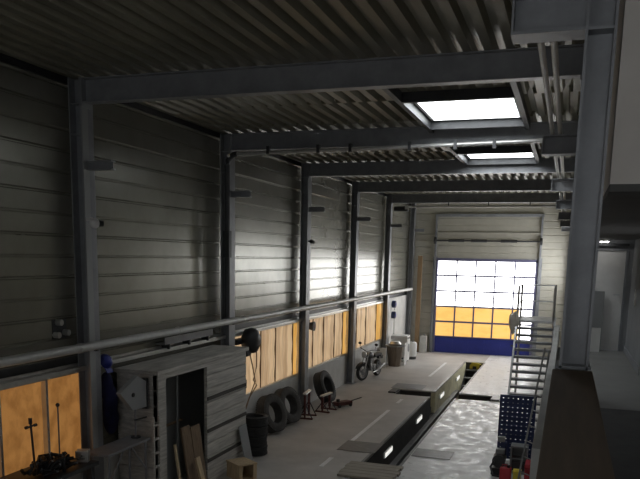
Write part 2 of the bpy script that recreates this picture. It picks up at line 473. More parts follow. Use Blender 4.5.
# ------------------------------------------------------------------ gallery
def gallery():
    b = MB(); b.box(-.06, 1.25, YB, GE+.1, GZ-.2, GZ)
    struct(b.obj('floor_gallery', 'galfloor'))
    b = MB(); b.box(-.01, .16, YB, 4.36, GZ, 3.68)
    o = struct(b.obj('wall_parapet', 'plasterdark'))
    MB().box(-.035, .185, YB, 4.37, 3.68, 3.71, .006).obj('parapet_cap', 'brown', o)
    b = MB(); 
    WY0, WY1 = 8.9, 11.2
    b.box(1.08, 1.25, YB, WY0, GZ, 6.9); b.box(1.08, 1.25, WY1, GE+.1, GZ, 6.9)
    b.box(1.08, 1.25, WY0, WY1, GZ, 3.3); b.box(1.08, 1.25, WY0, WY1, 4.55, 6.9)
    b.box(1.06, 1.08, 11.3, GE, GZ, GZ+.1)
    struct(b.obj('wall_gallery', 'plasterdark'))
    w = struct(MB().box(1.14, 1.17, WY0, WY1, 3.3, 4.55).obj('window_9', 'gfill'))  # glowing pane added out of view to light the gallery
    f = MB()
    for y in (WY0, (WY0+WY1)/2-.02, WY1-.04): f.box(1.10, 1.14, y, y+.04, 3.3, 4.55)
    f.box(1.10, 1.14, WY0, WY1, 3.3, 3.34); f.box(1.10, 1.14, WY0, WY1, 4.51, 4.55); f.obj('window_frame', 'white', w)
    # upper room box above the gallery: front face and underside
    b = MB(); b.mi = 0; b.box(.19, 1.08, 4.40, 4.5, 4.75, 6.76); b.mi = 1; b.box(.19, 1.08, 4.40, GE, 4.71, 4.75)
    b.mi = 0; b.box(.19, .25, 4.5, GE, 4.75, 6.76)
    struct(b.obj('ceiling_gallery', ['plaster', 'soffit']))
    # end wall with white door
    b = MB(); b.box(.2, .42, GE, GE+.1, GZ, 4.71); b.box(.98, 1.08, GE, GE+.1, GZ, 4.71); b.box(.42, .98, GE, GE+.1, 4.56, 4.71)
    struct(b.obj('wall_end', 'plasterdark'))
    d = struct(MB().box(.44, .96, GE+.02, GE+.06, GZ+.01, 4.52, .004).obj('door_2', 'white'))
    MB().box(.42, .44, GE-.02, GE+.08, GZ, 4.56).box(.96, 1.0, GE-.02, GE+.08, GZ, 4.56).box(.44, .96, GE-.02, GE+.08, 4.52, 4.56).obj('door_frame', 'steel', d)
    MB().cyl((.9, GE+.02, 3.75), (.9, GE-.04, 3.75), .012).cyl((.9, GE-.04, 3.75), (.8, GE-.04, 3.75), .01).obj('door_handle', 'alu', d)
    tag(MB().box(.30, .99, GE-.14, GE-.03, 4.60, 4.64).obj('door_lintel_rail', 'steeld'), 'dark rail across the top of the white gallery door', 'rail')
    l = thing('ceiling_lamp', 'small bright lamp above the white gallery door', 'lamp', (.57, GE-.30, 4.70))
    MB().box(-.08, .08, -.04, .04, -.03, .01, .008).obj('housing', 'white', l)
    MB().box(-.07, .07, -.03, .03, -.045, -.029).obj('diffuser', 'led', l)
    s = thing('light_switch', 'pale switch plate on the dark gallery wall right of the white door', 'switch', (1.08, 13.07, 3.76))
    MB().box(-.012, 0, -.08, .08, -.13, .13, .004).obj('plate', 'white', s)
    MB().box(-.02, -.011, -.05, .05, .02, .09, .003).obj('rocker', 'white', s); MB().box(-.02, -.011, -.05, .05, -.09, -.02, .003).obj('rocker', 'white', s)
    tag(MB().box(.24, 1.07, 4.6, 8.45, GZ, GZ+.012, .003).obj('floor_surface', 'galdark'), 'darker area of the gallery floor beside the brown parapet board', 'mat')  # thin darker layer over the near part of the gallery floor
    m = T(.5, GE-.18, GZ) @ R(radians(-6), 'X')
    tag(MB().box(-.08, .16, 0, .025, 0, 1.07, .003, m).obj('tall_board', 'grey'), 'tall grey board leaning beside the white gallery door', 'board')
    m = T(.5, GE-.32, GZ) @ R(radians(-8), 'X')
    tag(MB().box(-.1, .14, 0, .02, 0, .43, .003, m).obj('short_board', 'conclight'), 'short pale board leaning in front of the tall grey board', 'board')
    # slab edge beam
    e = MB(); e.box(-.155, -.065, 5.7, 17.5, 2.60, 2.9, .01)
    tag(e.obj('gallery_edge_beam', 'conclight'), 'pale grey edge beam running along the gallery beside the stairs', 'beam')
gallery()

# ------------------------------------------------------------------ steel frames
def left_column(y, label):
    t = thing('steel_column', label, 'column', (XL, y, 0), 0, 'steel columns along the left wall')
    MB().hsec('z', 0, ZC, -.10, .03, .20, .30).obj('shaft', 'steel', t)
    MB().box(0, .44, -.06, .06, -.06, -.04).box(0, .44, -.06, .06, .05, .07).box(0, .44, -.006, .006, -.04, .05).obj('bracket', 'steel', t).location = (0, 0, 5.56)
    MB().box(-.3, .06, -.17, .22, 0, .02).obj('base_plate', 'steel', t)
    b = MB()
    for z in (6.42, 6.0): b.box(-.185, -.015, -.1, .17, z-.006, z+.006)
    b.obj('stiffener', 'steel', t)
    return t
c1 = left_column(FY[1], 'grey steel column on the left wall, beside the two orange panes and the workbench')
for y, l in ((FY[2], 'steel column on the left wall with the dark drainpipe in front of it'),
             (FY[3], 'steel column on the left wall behind the red trestles'),
             (FY[4], 'steel column on the left wall just before the motorcycle'),
             (FY[5], 'steel column on the left wall beside the brown bin'),
             (FY[6]-.16, 'steel column in the rear left corner beside the brown post')):
    dup(c1, (XL, y, 0), l)
MB().box(.0, .022, -.12, .02, 1.0, 6.38, .004).obj('lit_strip', 'hood', c1)  # pale strip added as the lit side of this column
def right_column(y, label, full=True):
    t = thing('gallery_column', label, 'column', (0, y, 0), 0, 'steel columns along the right side')
    MB().hsec('z', 0, ZC, .08, 0, .16, .24).obj('shaft', 'steel', t)
    MB().box(-.38, 0, -.1, .1, 5.56, 5.576).box(-.38, 0, -.1, .1, 5.764, 5.78).box(-.38, 0, -.006, .006, 5.576, 5.764).box(-.392, -.38, -.1, .1, 5.56, 5.78).obj('bracket', 'steel', t)
    MB().box(.015, .145, -.11, .11, 5.555, 5.57).obj('stiffener', 'steel', t)
    return t
r0 = right_column(FY[0], 'large blue-grey steel column in the right foreground, standing at the end of the brown parapet')
b0 = MB().box(-.02, .175, -.12, .13, 3.715, 3.73).obj('base_plate', 'steel', r0)
for k, l in ((1, 'right-hand steel column whose bracket is just below the first long roof beam'),
             (2, 'right-hand steel column whose bracket is at the pipe end beneath the large skylight'),
             (3, 'right-hand steel column at the third roof beam, beyond the small skylight'),
             (4, 'right-hand steel column at the fourth roof beam, under the pipe ends'),
             (5, 'right-hand steel column at the last free roof beam before the gate'),
             (6, 'right-hand steel column in the rear corner beside the gate')):
    t = right_column(FY[k]-(.16 if k == 6 else 0), l)
def beam(y, label):
    t = thing('roof_beam', label, 'beam', (0, y, 6.43), 0, 'steel roof beams across the hall')
    MB().hsec('x', XL, -.002, 0, 0, .335, .17, .016, .01).obj('girder', 'steel', t)
    MB().box(XL, XL+.02, -.11, .11, -.06, .335).obj('end_plate', 'steel', t); MB().box(-.022, -.002, -.11, .11, -.06, .335).obj('end_plate', 'steel', t)
    return t
bm = beam(FY[1], 'grey steel roof beam nearest the camera, spanning the whole picture')
for k, l in ((2, 'steel roof beam just behind the large skylight, with the pipe along it'),
             (3, 'steel roof beam just behind the small second skylight'),
             (4, 'fourth steel roof beam from the camera, spanning over the hall'),
             (5, 'steel roof beam above the thin white conduit, last before the gate wall')):
    dup(bm, (0, FY[k], 6.43), l)

# ------------------------------------------------------------------ pipes
def wall_pipe():
    x = -6.68; z = 2.93
    t = thing('wall_pipe', 'long pale pipe running along the left wall above the orange windows', 'pipe', (x, 0, z))
    MB().cyl((0, 3, 0), (0, 33.8, 0), .066, seg=18).obj('run', 'pipe', t, smooth=40)
    for y in (7, 9.05, 12, 14.9, 17, 20, 22, 25, 27, 30, 32):
        MB().cyl((0, y-.04, 0), (0, y+.04, 0), .074, seg=18).obj('coupling', 'galv', t, smooth=40)
    for k in range(0, 6):
        y = FY[k] if k else 3.6
        MB().box(-.07, .0, y-.02, y+.02, -.09, -.066).box(-.35 if not k else -.07, -.05, y-.02, y+.02, -.075, .05).obj('clamp', 'steeld', t)
wall_pipe()
def rain_pipe():
    x, y = -6.72, 14.1; z = 6.36
    t = thing('drain_pipe', 'pipe under the second roof beam turning down the left wall as a dark drainpipe', 'pipe', (x, y, z))
    p = [(-.0, .1, -3.35), (0, .1, -.25)]+[(.22*(1-cos(a)), .1, -.25+.22*sin(a)+.0) for a in (.4, .8, 1.2, pi/2)]
    MB().tube(p, .055, 14).obj('downpipe', 'steeld', t, smooth=50)
    MB().tube([(.22, .1, -.03), (3, .1, -.0), (6.24, .1, .06)], .036, 14).obj('run', 'galv', t, smooth=50)
    for q in (.9, 1.95, 2.6, 3.75, 4.6, 5.3): MB().box(q-.03, q+.03, .06, .14, -.05, .1).obj('clamp', 'steeld', t)
    MB().sphere((.06, .03, -.07), .035).obj('elbow_highlight', 'white', t, smooth=60)  # white ball stands in for the highlight on the elbow
    MB().box(-.07, .07, .03, .17, -2.1, -1.55, .01).obj('junction_box', 'steeld', t)
rain_pipe()
t = thing('conduit', 'thin white conduit crossing the hall below the last roof beam', 'conduit', (0, FY[5]-.2, 6.27))
MB().cyl((-6.05, 0, 0), (-.02, 0, .02), .04).obj('run', 'white', t, smooth=40)
MB().box(-6.6, -6.05, -.12, .12, -.16, .02, .02).obj('junction_box', 'steeld', t)
MB().box(-6.16, -6.0, -.14, -.12, -.1, .02).obj('cover', 'white', t)
for q in (-4.5, -3, -1.5): MB().box(q-.02, q+.02, -.02, .02, .0, .16).obj('hanger', 'steeld', t)
for i, (x, nm) in enumerate(((-.285, 'left of the twin white pipes running along the right side under the roof'),
                             (-.20, 'right of the twin white pipes running along the right side under the roof'))):
    t = thing('ceiling_pipe', nm, 'pipe', (x, 0, 5.805), 0, 'twin white pipes on the right')
    MB().cyl((0, 4.2, 0), (0, 34, 0), .024).obj('run', 'white', t, smooth=40)
    for k in range(1, 6): MB().box(-.03, .03, FY[k]-.03, FY[k]+.03, -.025, -.018).obj('clip', 'galv', t)

# ------------------------------------------------------------------ gallery stairs
def stairs():
    X0, X1 = -1.09, -.2; Y1 = 18.95; Z1 = 2.87; rise, run = .16, .135
    t = thing('metal_stairs', 'light metal stairs with open treads and a railed landing beside the gate', 'stairs', (0, 0, 0))
    n = 17
    for X in (X0, X1):
        ye = Y1-run*(n+.6); pts = [(Y1+.05, Z1-.02), (Y1+.05, Z1-.2), (ye+.05, 0), (ye-.13, 0), (Y1-.14, Z1-.02)]
        MB().prism(pts, 'x', X-.02, X+.02).obj('stringer', 'alu', t)
    for k in range(1, n+1):
        y = Y1-run*k; z = Z1-rise*k
        MB().box(X0+.02, X1-.02, y-.12, y+.09, z-.055, z, .004).obj('tread', 'tread', t)
    MB().box(X0-.02, X1+.02, Y1, 20.4, Z1-.06, Z1, .005).obj('landing', 'alu', t)
    for x, y in ((X0, Y1), (X1-.05, Y1), (X0, 20.35), (X1-.05, 20.35)):
        MB().cyl((x, y, Z1), (x, y, Z1+.82), .028).obj('rail_post', 'alu', t)
        if y > 20: MB().cyl((x, y, 0), (x, y, Z1-.06), .03).obj('leg', 'alu', t)
    for z in (.4, .82):
        MB().cyl((X0, Y1, Z1+z), (X0, 20.35, Z1+z), .016).obj('guard_rail', 'alu', t)
        MB().cyl((X0, 20.35, Z1+z), (X1-.05, 20.35, Z1+z), .016).obj('guard_rail', 'alu', t)
        MB().cyl((X1-.05, Y1, Z1+z), (X1-.05, 20.35, Z1+z), .016).obj('guard_rail', 'alu', t)
stairs()
# jacket on the landing rail
b = MB()
n = 10; rows = []
for j in range(9):
    ring = []
    for k in range(n):
        a = 2*pi*k/n; f = j/8
        w = .08+.05*sin(pi*f)-.04*f; d = .05+.02*sin(3*f)
        ring.append(b.b.verts.new((-1.17+.05*f+w*cos(a)*1.1, 18.76+d*sin(a)+.015*sin(5*a), 3.06-.5*f+.05*cos(a))))
    rows.append(ring)
for A, B in zip(rows, rows[1:]):
    for k in range(n): b.b.faces.new((A[k], A[(k+1) % n], B[(k+1) % n], B[k]))
b.b.faces.new(rows[0][::-1]); b.b.faces.new(rows[-1])
tag(b.obj('jacket', 'beige', smooth=80), 'beige cloth hanging on the left post of the stair landing', 'jacket')

# ------------------------------------------------------------------ blue perforated panel and clutter by the stairs
def perforated():
    t = thing('perforated_panel', 'dark blue perforated metal panel standing in front of the stairs', 'panel', (-.8, 16.3, 0))
    b = MB(); nx, nz = 7, 14; w, h = .72, 1.42; cx, cz = w/nx, (h-.02)/nz
    def quad(x0, x1, z0, z1):
        b.b.faces.new([b.b.verts.new((x, 0, z)) for x, z in ((x0, z0), (x1, z0), (x1, z1), (x0, z1))])
    hx, hz = .013, .009
    for i in range(nx):
        for j in range(nz):
            x0 = -w/2+i*cx; z0 = .02+j*cz; mx, mz = x0+cx/2, z0+cz/2
            quad(x0, x0+cx, z0, mz-hz); quad(x0, x0+cx, mz+hz, z0+cz); quad(x0, mx-hx, mz-hz, mz+hz); quad(mx+hx, x0+cx, mz-hz, mz+hz)
    bmesh.ops.remove_doubles(b.b, verts=b.b.verts[:], dist=1e-4)
    bmesh.ops.solidify(b.b, geom=b.b.faces[:], thickness=.004)
    b.obj('sheet', 'bluedark', t)
    f = MB()
    f.box(-w/2-.02, -w/2+.02, -.02, .02, 0, h+.02); f.box(w/2-.02, w/2+.02, -.02, .02, 0, h+.02); f.box(-w/2+.02, w/2-.02, -.02, .02, h-.02, h+.02)
    f.obj('frame', 'bluedark', t)
    for x in (-w/2, w/2): MB().box(x-.03, x+.03, -.2, .2, 0, .03).obj('foot', 'bluedark', t)
perforated()
def clutter():
    t = thing('water_pump', 'dark jumble of pump and hoses on the floor left of the grey cabinet', 'machine', (-1.02, 15.2, 0))
    MB().box(-.16, .16, -.25, .25, 0, .14, .02).obj('base', 'black', t)
    MB().cyl((-.02, -.2, .28), (-.02, .22, .28), .13, seg=20).obj('motor', 'steeld', t, smooth=40)
    MB().box(-.1, .08, -.06, .1, .40, .5, .01).obj('terminal_box', 'grey', t)
    MB().tube([(-.1, -.22, .3), (-.16, -.36, .2), (-.1, -.45, .05), (.05, -.42, .03), (.1, -.3, .05)], .022).obj('hose', 'black', t, smooth=60)
    MB().box(-.02, .1, .12, .22, .2, .62, .01).obj('column', 'bluedark', t); MB().box(-.08, .06, .1, .24, .62, .72, .01).obj('gauge', 'grey', t)
    t = thing('drawer_unit', 'grey open metal cabinet standing below the blue perforated panel', 'cabinet', (-.66, 15.35, 0))
    MB().box(-.17, .17, -.15, .17, 0, .06).box(-.17, -.14, -.15, .17, .06, .55).box(.14, .17, -.15, .17, .06, .55).box(-.14, .14, .14, .17, .06, .55).box(-.17, .17, -.15, .17, .55, .58).obj('body', 'grey', t)
    MB().box(-.14, .14, -.13, .14, .3, .315).obj('shelf', 'grey', t)
    MB().box(-.13, .13, -.16, -.14, .08, .28, .006).obj('drawer', 'steeld', t)
    t = thing('toolbox', 'bright red toolbox on the floor beside the grey cabinet, under the ladder', 'toolbox', (-.36, 14.9, 0))
    MB().box(-.15, .15, -.22, .22, 0, .26, .02).obj('body', 'red', t); MB().box(-.155, .155, -.225, .225, .26, .36, .03).obj('lid', 'red', t)
    MB().tube([(0, -.1, .36), (0, -.1, .42), (0, .1, .42), (0, .1, .36)], .012).obj('handle', 'black', t)
    t = thing('canister', 'red canister at the bottom edge beside the dark machine', 'canister', (-.86, 14.55, 0))
    MB().box(-.11, .11, -.09, .09, 0, .3, .03).obj('body', 'red', t); MB().cyl((.05, 0, .29), (.05, 0, .35), .03).obj('cap', 'black', t)
    MB().tube([(-.07, 0, .29), (-.07, 0, .35), (.02, 0, .35), (.02, 0, .29)], .01).obj('handle', 'red', t)
    t = thing('plastic_box', 'yellow plastic box between the red canister and the red toolbox', 'box', (-.64, 14.5, 0))
    MB().box(-.07, .07, -.1, .1, 0, .24, .012).obj('body', 'yellow', t); MB().box(-.08, .08, -.11, .11, .24, .28, .012).obj('lid', 'yellow', t)
    # ladder leaning at the gallery edge
    t = thing('ladder', 'slim grey ladder leaning against the gallery edge in front of the blue panel', 'ladder', (0, 0, 0))
    A0, A1 = Vector((-.62, 14.3, 0)), Vector((-.3, 14.9, 2.66)); B0, B1 = Vector((-.33, 14.0, 0)), Vector((-.215, 14.5, 2.66))
    MB().cyl(A0, A1, .018).obj('rail', 'grey', t); MB().cyl(B0, B1, .018).obj('rail', 'grey', t)
    for k in range(1, 9):
        f = k/9; MB().cyl(A0.lerp(A1, f), B0.lerp(B1, f), .011).obj('rung', 'grey', t)
clutter()

# ------------------------------------------------------------------ pit details
def pit_things():
    k = 0
    labs = ['nearest to the board cover', 'second from the board cover', 'just beyond the slot', 'farthest towards the gate']
    for y in (17.1, 21.1, 25.3, 29.3):
        t = thing('pit_lamp', 'white lamp on the left pit wall, '+labs[k], 'lamp', (PX0, y, -.32), 0, 'lamps along the pit wall'); k += 1
        MB().box(0, .04, -.42, .42, -.07, .07, .01).obj('housing', 'white', t); MB().box(.04, .05, -.38, .38, -.055, .055).obj('lens', 'lamp', t)
    t = thing('pit_rail', 'grey steel rail running along the left side inside the pit, under the lamps', 'rail', (PX0, 0, -.72))
    MB().box(0, .16, PY0+.02, PY1-3.1, -.06, 0).box(.145, .16, PY0+.02, PY1-3.1, -.16, -.06).obj('channel', 'plate', t)
    for y in (16, 19, 22, 26, 28): MB().box(0, .14, y-.03, y+.03, -.14, -.061).obj('bracket', 'steeld', t)
    # stepped end with yellow-black barrier
    t = thing('pit_steps', 'dark metal steps at the gate end of the pit', 'steps', (0, 0, 0))
    for i in range(5):
        MB().box(PX0+.06, PX1-.16, PY1-.35-i*.55, PY1-.05-i*.55, -.34-.26*i, -.30-.26*i).obj('tread', 'plate', t)
    for x in (PX0+.04, PX1-.17):
        MB().prism([(PY1-.02, -.3), (PY1-.02, -.5), (PY1-2.6, -1.5), (PY1-2.9, -1.5)], 'x', x-.015, x+.015).obj('stringer', 'steeld', t)
    t = thing('barrier', 'yellow and black barrier block at the far end of the pit', 'barrier', (-3.42, PY1-.02, -.28))
    b = MB()
    pts = [(-.22, 0), (.26, 0), (.26, .2), (.1, .26), (-.14, .26), (-.22, .16)]
    b.prism(pts, 'y', -.1, .0); b.obj('block', 'yellow', t)
    MB().box(-.1, .06, -.112, -.099, .0, .12).obj('stripe', 'black', t); MB().box(.19, .262, -.112, -.099, .0, .2).obj('stripe', 'black', t)
    # brake roller beds in the slots
    for x0, x1, side in ((SLX0+.12, PX0-.12, 'left'), (PX1+.12, SLX1-.12, 'right')):
        t = thing('brake_roller_set', 'dark steel rollers sunk in the floor slot %s of the pit' % side, 'rollers', ((x0+x1)/2, (SY0+SY1)/2, -.5), 0, 'roller sets beside the pit')
        L = (x1-x0)/2
        for y in (-.18, .18): MB().cyl((-L, y, -.04), (L, y, -.04), .1, seg=18).obj('roller', 'steeld', t, smooth=40)
        MB().box(-L-.03, -L, -.3, .3, -.22, .02).box(L, L+.03, -.3, .3, -.22, .02).obj('frame', 'steeld', t)
    tag(MB().box(SLX1-.02, SLX1+.24, SY0+.1, SY1-.1, 0, .05, .01).obj('slot_end_cover', 'plate'), 'small steel cover at the right end of the floor slot', 'cover')
    tag(MB().box(SLX0-.22, SLX0+.02, SY0+.12, SY1-.2, 0, .05, .01).obj('slot_end_cover', 'steeld'), 'small dark cover at the left end of the floor slot', 'cover')
    tag(MB().box(-5.35, -4.3, 24.2, 25.2, 0, .006).obj('floor_plate', 'plate'), 'thin steel plate on the floor behind the left slot', 'plate')
    tag(MB().box(-4.66, -3.78, 15.62, 16.55, 0.006, .014, .002).obj('floor_plate', 'plate'), 'grey steel plate lying at the near left pit edge', 'plate')
    tag(MB().box(-2.98, -2.12, 15.75, 16.45, .006, .014, .002).obj('floor_plate', 'plate'), 'dark steel plate on the shiny floor right of the pit', 'plate')
    for i in range(5):
        y = 13.62+i*.215
        lab = ['nearest the camera', 'second from the camera', 'third from the camera', 'second from the pit opening', 'bordering the pit opening'][i]
        tag(MB().box(-4.05-.02*(i % 2), -2.95+.03*(i % 3), y, y+.20, .008, .058, .004).obj('cover_board', 'boards'),
            'wooden board covering the near end of the pit, '+lab, 'board', 'boards over the pit')
pit_things()

# ------------------------------------------------------------------ tyres
def tyre_mesh(Ro, w, Ri, lug=True):
    b = MB(); h = w/2
    prof = [(Ri, -h*.78), (Ri+.03, -h*.9), (Ri+(Ro-Ri)*.45, -h), (Ro-.05, -h*.93), (Ro-.012, -h*.78), (Ro, -h*.7)]
    for z in (-.45, -.15, .15, .45):
        prof += [(Ro, (z-.1)*h*1.0), (Ro-.014, (z-.08)*h), (Ro-.014, (z+.08)*h), (Ro, (z+.1)*h)]
    prof += [(Ro, h*.7), (Ro-.012, h*.78), (Ro-.05, h*.93), (Ri+(Ro-Ri)*.45, h), (Ri+.03, h*.9), (Ri, h*.78), (Ri+.01, 0)]
    b.lathe(prof, seg=48)
    if lug:
        for k in range(48):
            a = 2*pi*k/48
            for s in (-1, 1):
                b.box(Ro-.03, Ro+.006, -.018, .018, h*.55, h*.85, 0, R(a+.03*s, 'Z') @ Matrix.Diagonal((1, 1, s, 1)))
    return b
sm = tyre_mesh(.29, .215, .19)
o = sm.obj('stacked_tyre', 'rubber', smooth=40); o.location = (-6.25, 14.58, .11)
tag(o, 'black car tyre at the bottom of the stack beside the shed', 'tyre', 'stacked car tyres')
for i, lab in enumerate(('second from the bottom of the stack beside the shed', 'third from the bottom of the stack beside the shed', 'on top of the stack beside the shed')):
    c = o.copy(); COL.objects.link(c); c.location = (-6.25+.012*(i-1), 14.58+.01*(i % 2), .11+.221*(i+1)); c.rotation_euler = (0, 0, i*.7)
    c['label'] = 'black car tyre '+lab
big = tyre_mesh(.47, .30, .27).obj('truck_tyre', 'rubbergrey', smooth=40)
def stand_tyre(o, x, y, yaw, lean, z=.47):
    o.matrix_world = T(x, y, z) @ R(yaw, 'Z') @ R(pi/2+lean, 'Y')
stand_tyre(big, -6.62, 16.55, radians(-12), radians(-19)); big.location.z = .495
tag(big, 'large tyre leaning on the wall, the nearer of the pair beside the tyre stack', 'tyre', 'large tyres leaning on the left wall')
c = big.copy(); COL.objects.link(c); stand_tyre(c, -6.62, 17.65, radians(-12), radians(-19)); c.location.z = .495
c['label'] = 'large tyre leaning on the wall, the farther of the pair, next to the red trestles'
c = big.copy(); COL.objects.link(c); stand_tyre(c, -6.60, 20.75, radians(-4), radians(-22)); c.location.z = .49
c['label'] = 'large dark tyre leaning behind the red trestles, farther from the camera'
c.data = big.data.copy(); c.data.materials.clear(); c.data.materials.append(M['rubber'])

# red trestles / jack stands
def trestle(x, y, h, lab, rz):
    t = thing('trestle', lab, 'stand', (x, y, 0), rz, 'maroon stands by the wall')
    MB().box(-.05, .05, -.32, .32, h-.05, h, .008).obj('top_bar', 'galv', t)
    for s in (-1, 1):
        MB().box(-.03, .03, s*.24-.03, s*.24+.03, .1, h-.05).obj('post', 'maroon', t)
        MB().box(-.02, .02, s*.24-.02, s*.24+.02, 0, .1).box(-.22, .22, s*.24-.03, s*.24+.03, 0, .04).obj('foot', 'maroon', t)
        MB().cyl((-.2, s*.24, .03), (0, s*.24, h*.6), .014).cyl((.2, s*.24, .03), (0, s*.24, h*.6), .014).obj('brace', 'steeld', t)
    MB().cyl((0, -.24, h*.45), (0, .24, h*.45), .014).obj('cross_bar', 'maroon', t)
trestle(-6.42, 18.62, .72, 'maroon trestle with pale top bar, nearer the camera, beside the leaning tyre pair', radians(6))
trestle(-6.2, 19.65, .5, 'low maroon trestle standing in front of the farther dark tyre', radians(-8))
t = thing('car_jack', 'maroon trolley jack with a long handle on the floor before the dark tyre', 'jack', (-5.95, 20.45, 0), radians(-30))
MB().box(-.12, .12, -.3, .3, .05, .16, .02).obj('body', 'maroon', t); MB().cyl((0, .25, .12), (.06, .72, .2), .016).obj('handle', 'steeld', t)
for x, y in ((-.12, -.22), (.12, -.22), (-.12, .22), (.12, .22)): MB().cyl((x-.02, y, .05), (x+.02, y, .05), .05).obj('wheel', 'steeld', t)
MB().cyl((0, -.18, .16), (0, -.18, .24), .05).obj('saddle', 'steeld', t)

# ------------------------------------------------------------------ wooden shed
def shed():
    X0, X1, Y0, Y1, Z = -6.96, -6.2, 10.4, 14.0, 2.37
    t = thing('wooden_shed', 'weathered grey wooden shed with an open doorway against the left wall', 'shed', (0, 0, 0))
    b = MB()
    b.box(X0, X1-.03, Y0+.03, Y0+.06, 0, Z)                            # backing of near side
    n = 9
    for i in range(n): b.box(X0, X1, Y0, Y0+.028, i*Z/n+.006, (i+1)*Z/n-.006, .003)
    b.obj('side_wall', 'woodgrey', t)
    b = MB(); ya, yb = 12.2, Y1
    b.box(X1-.06, X1-.03, ya, yb-.03, 0, Z)
    n = 9
    for i in range(n):
        b.box(X1-.03, X1+.0+.004*(i % 2), ya, yb, i*Z/n+.008, (i+1)*Z/n-.008, .003)
    b.obj('front_wall', 'woodgrey', t)
    b = MB()
    for z in (.42, 1.0, 1.62): b.box(X1, X1+.02, ya, yb, z, z+.07, .004)  # dark strips stand in for the shadowed gaps between the boards
    b.obj('gap_strip', 'gapshade', t)
    MB().box(X1-.08, X1+.02, Y0, Y0+.25, 0, Z, .004).obj('door_post', 'woodgrey', t)
    MB().box(X1-.06, X1+.01, Y0+.25, ya, Z-.1, Z, .004).obj('lintel', 'woodgrey', t)
    MB().box(X0, X1-.06, Y1-.06, Y1, 0, Z).obj('side_wall', 'woodgrey', t)
    MB().box(X0, X0+.03, Y0+.06, Y1-.06, 0, Z).obj('back_wall', 'grey', t)
    MB().box(X0-.02, X1+.05, Y0-.05, Y1+.04, Z, Z+.07, .006).obj('roof', 'woodgrey', t)
    MB().box(X1-.55, X1-.52, Y0+.3, ya, 1.2, 1.24).obj('shelf', 'woodbrown', t)
    MB().cyl((X1-.3, 11.6, 0), (X1-.3, 11.6, Z), .02).obj('inner_post', 'grey', t)
shed()
# things leaning in and on the shed
def plank(x, y, L, w, th, lean, rz, m, nm, lab, group=None, tilt=0):
    mm = T(x, y, .0) @ R(rz, 'Z') @ R(tilt, 'X') @ R(-lean, 'Y')
    o = MB().box(-th, 0, -w/2, w/2, th*sin(abs(lean)), L, .004, mm).obj(nm, m)
    zmin = min((v.co.z for v in o.data.vertices)); o.location.z = -zmin
    return tag(o, lab, 'board', group)
plank(-5.92, 11.22, 1.36, .3, .03, radians(9), 0, 'woodbrown', 'leaning_plank', 'brown plank leaning in the shed doorway, left one of the tall pair', 'planks leaning at the shed')
plank(-5.95, 11.58, 1.30, .34, .03, radians(8), 0, 'woodbrown', 'leaning_plank', 'brown plank leaning in the shed doorway, right one of the tall pair', 'planks leaning at the shed')
plank(-5.72, 11.28, .82, .14, .04, radians(14), 0, 'woodpale', 'leaning_plank', 'short pale plank leaning in front of the two brown planks', 'planks leaning at the shed')
plank(-5.86, 10.68, 1.15, .06, .03, radians(13), 0, 'woodpale', 'leaning_lath', 'thin pale lath leaning slanted against the shed door post', 'planks leaning at the shed', radians(-8))
plank(-5.98, 13.72, .86, .36, .02, radians(10), 0, 'grey', 'leaning_board', 'smooth grey panel leaning on the shed front beside the tyre stack', None, radians(3))
t = thing('crate', 'small pale wooden crate with an open side on the floor by the shed', 'crate', (-5.78, 12.85, 0), radians(-35))
MB().box(-.24, .24, -.2, .2, 0, .02).obj('bottom', 'woodpale', t)
MB().box(-.24, -.22, -.2, .2, .02, .3).obj('side_board', 'woodpale', t); MB().box(-.22, .22, .18, .2, .02, .3).obj('side_board', 'woodpale', t); MB().box(-.22, .22, -.2, -.18, .02, .3).obj('side_board', 'woodpale', t)
MB().box(.22, .24, -.2, -.12, .02, .3).obj('corner_post', 'woodpale', t); MB().box(.22, .24, .12, .2, .02, .3).obj('corner_post', 'woodpale', t)
MB().box(-.25, .25, -.21, .21, .3, .33, .003).obj('top', 'woodpale', t)

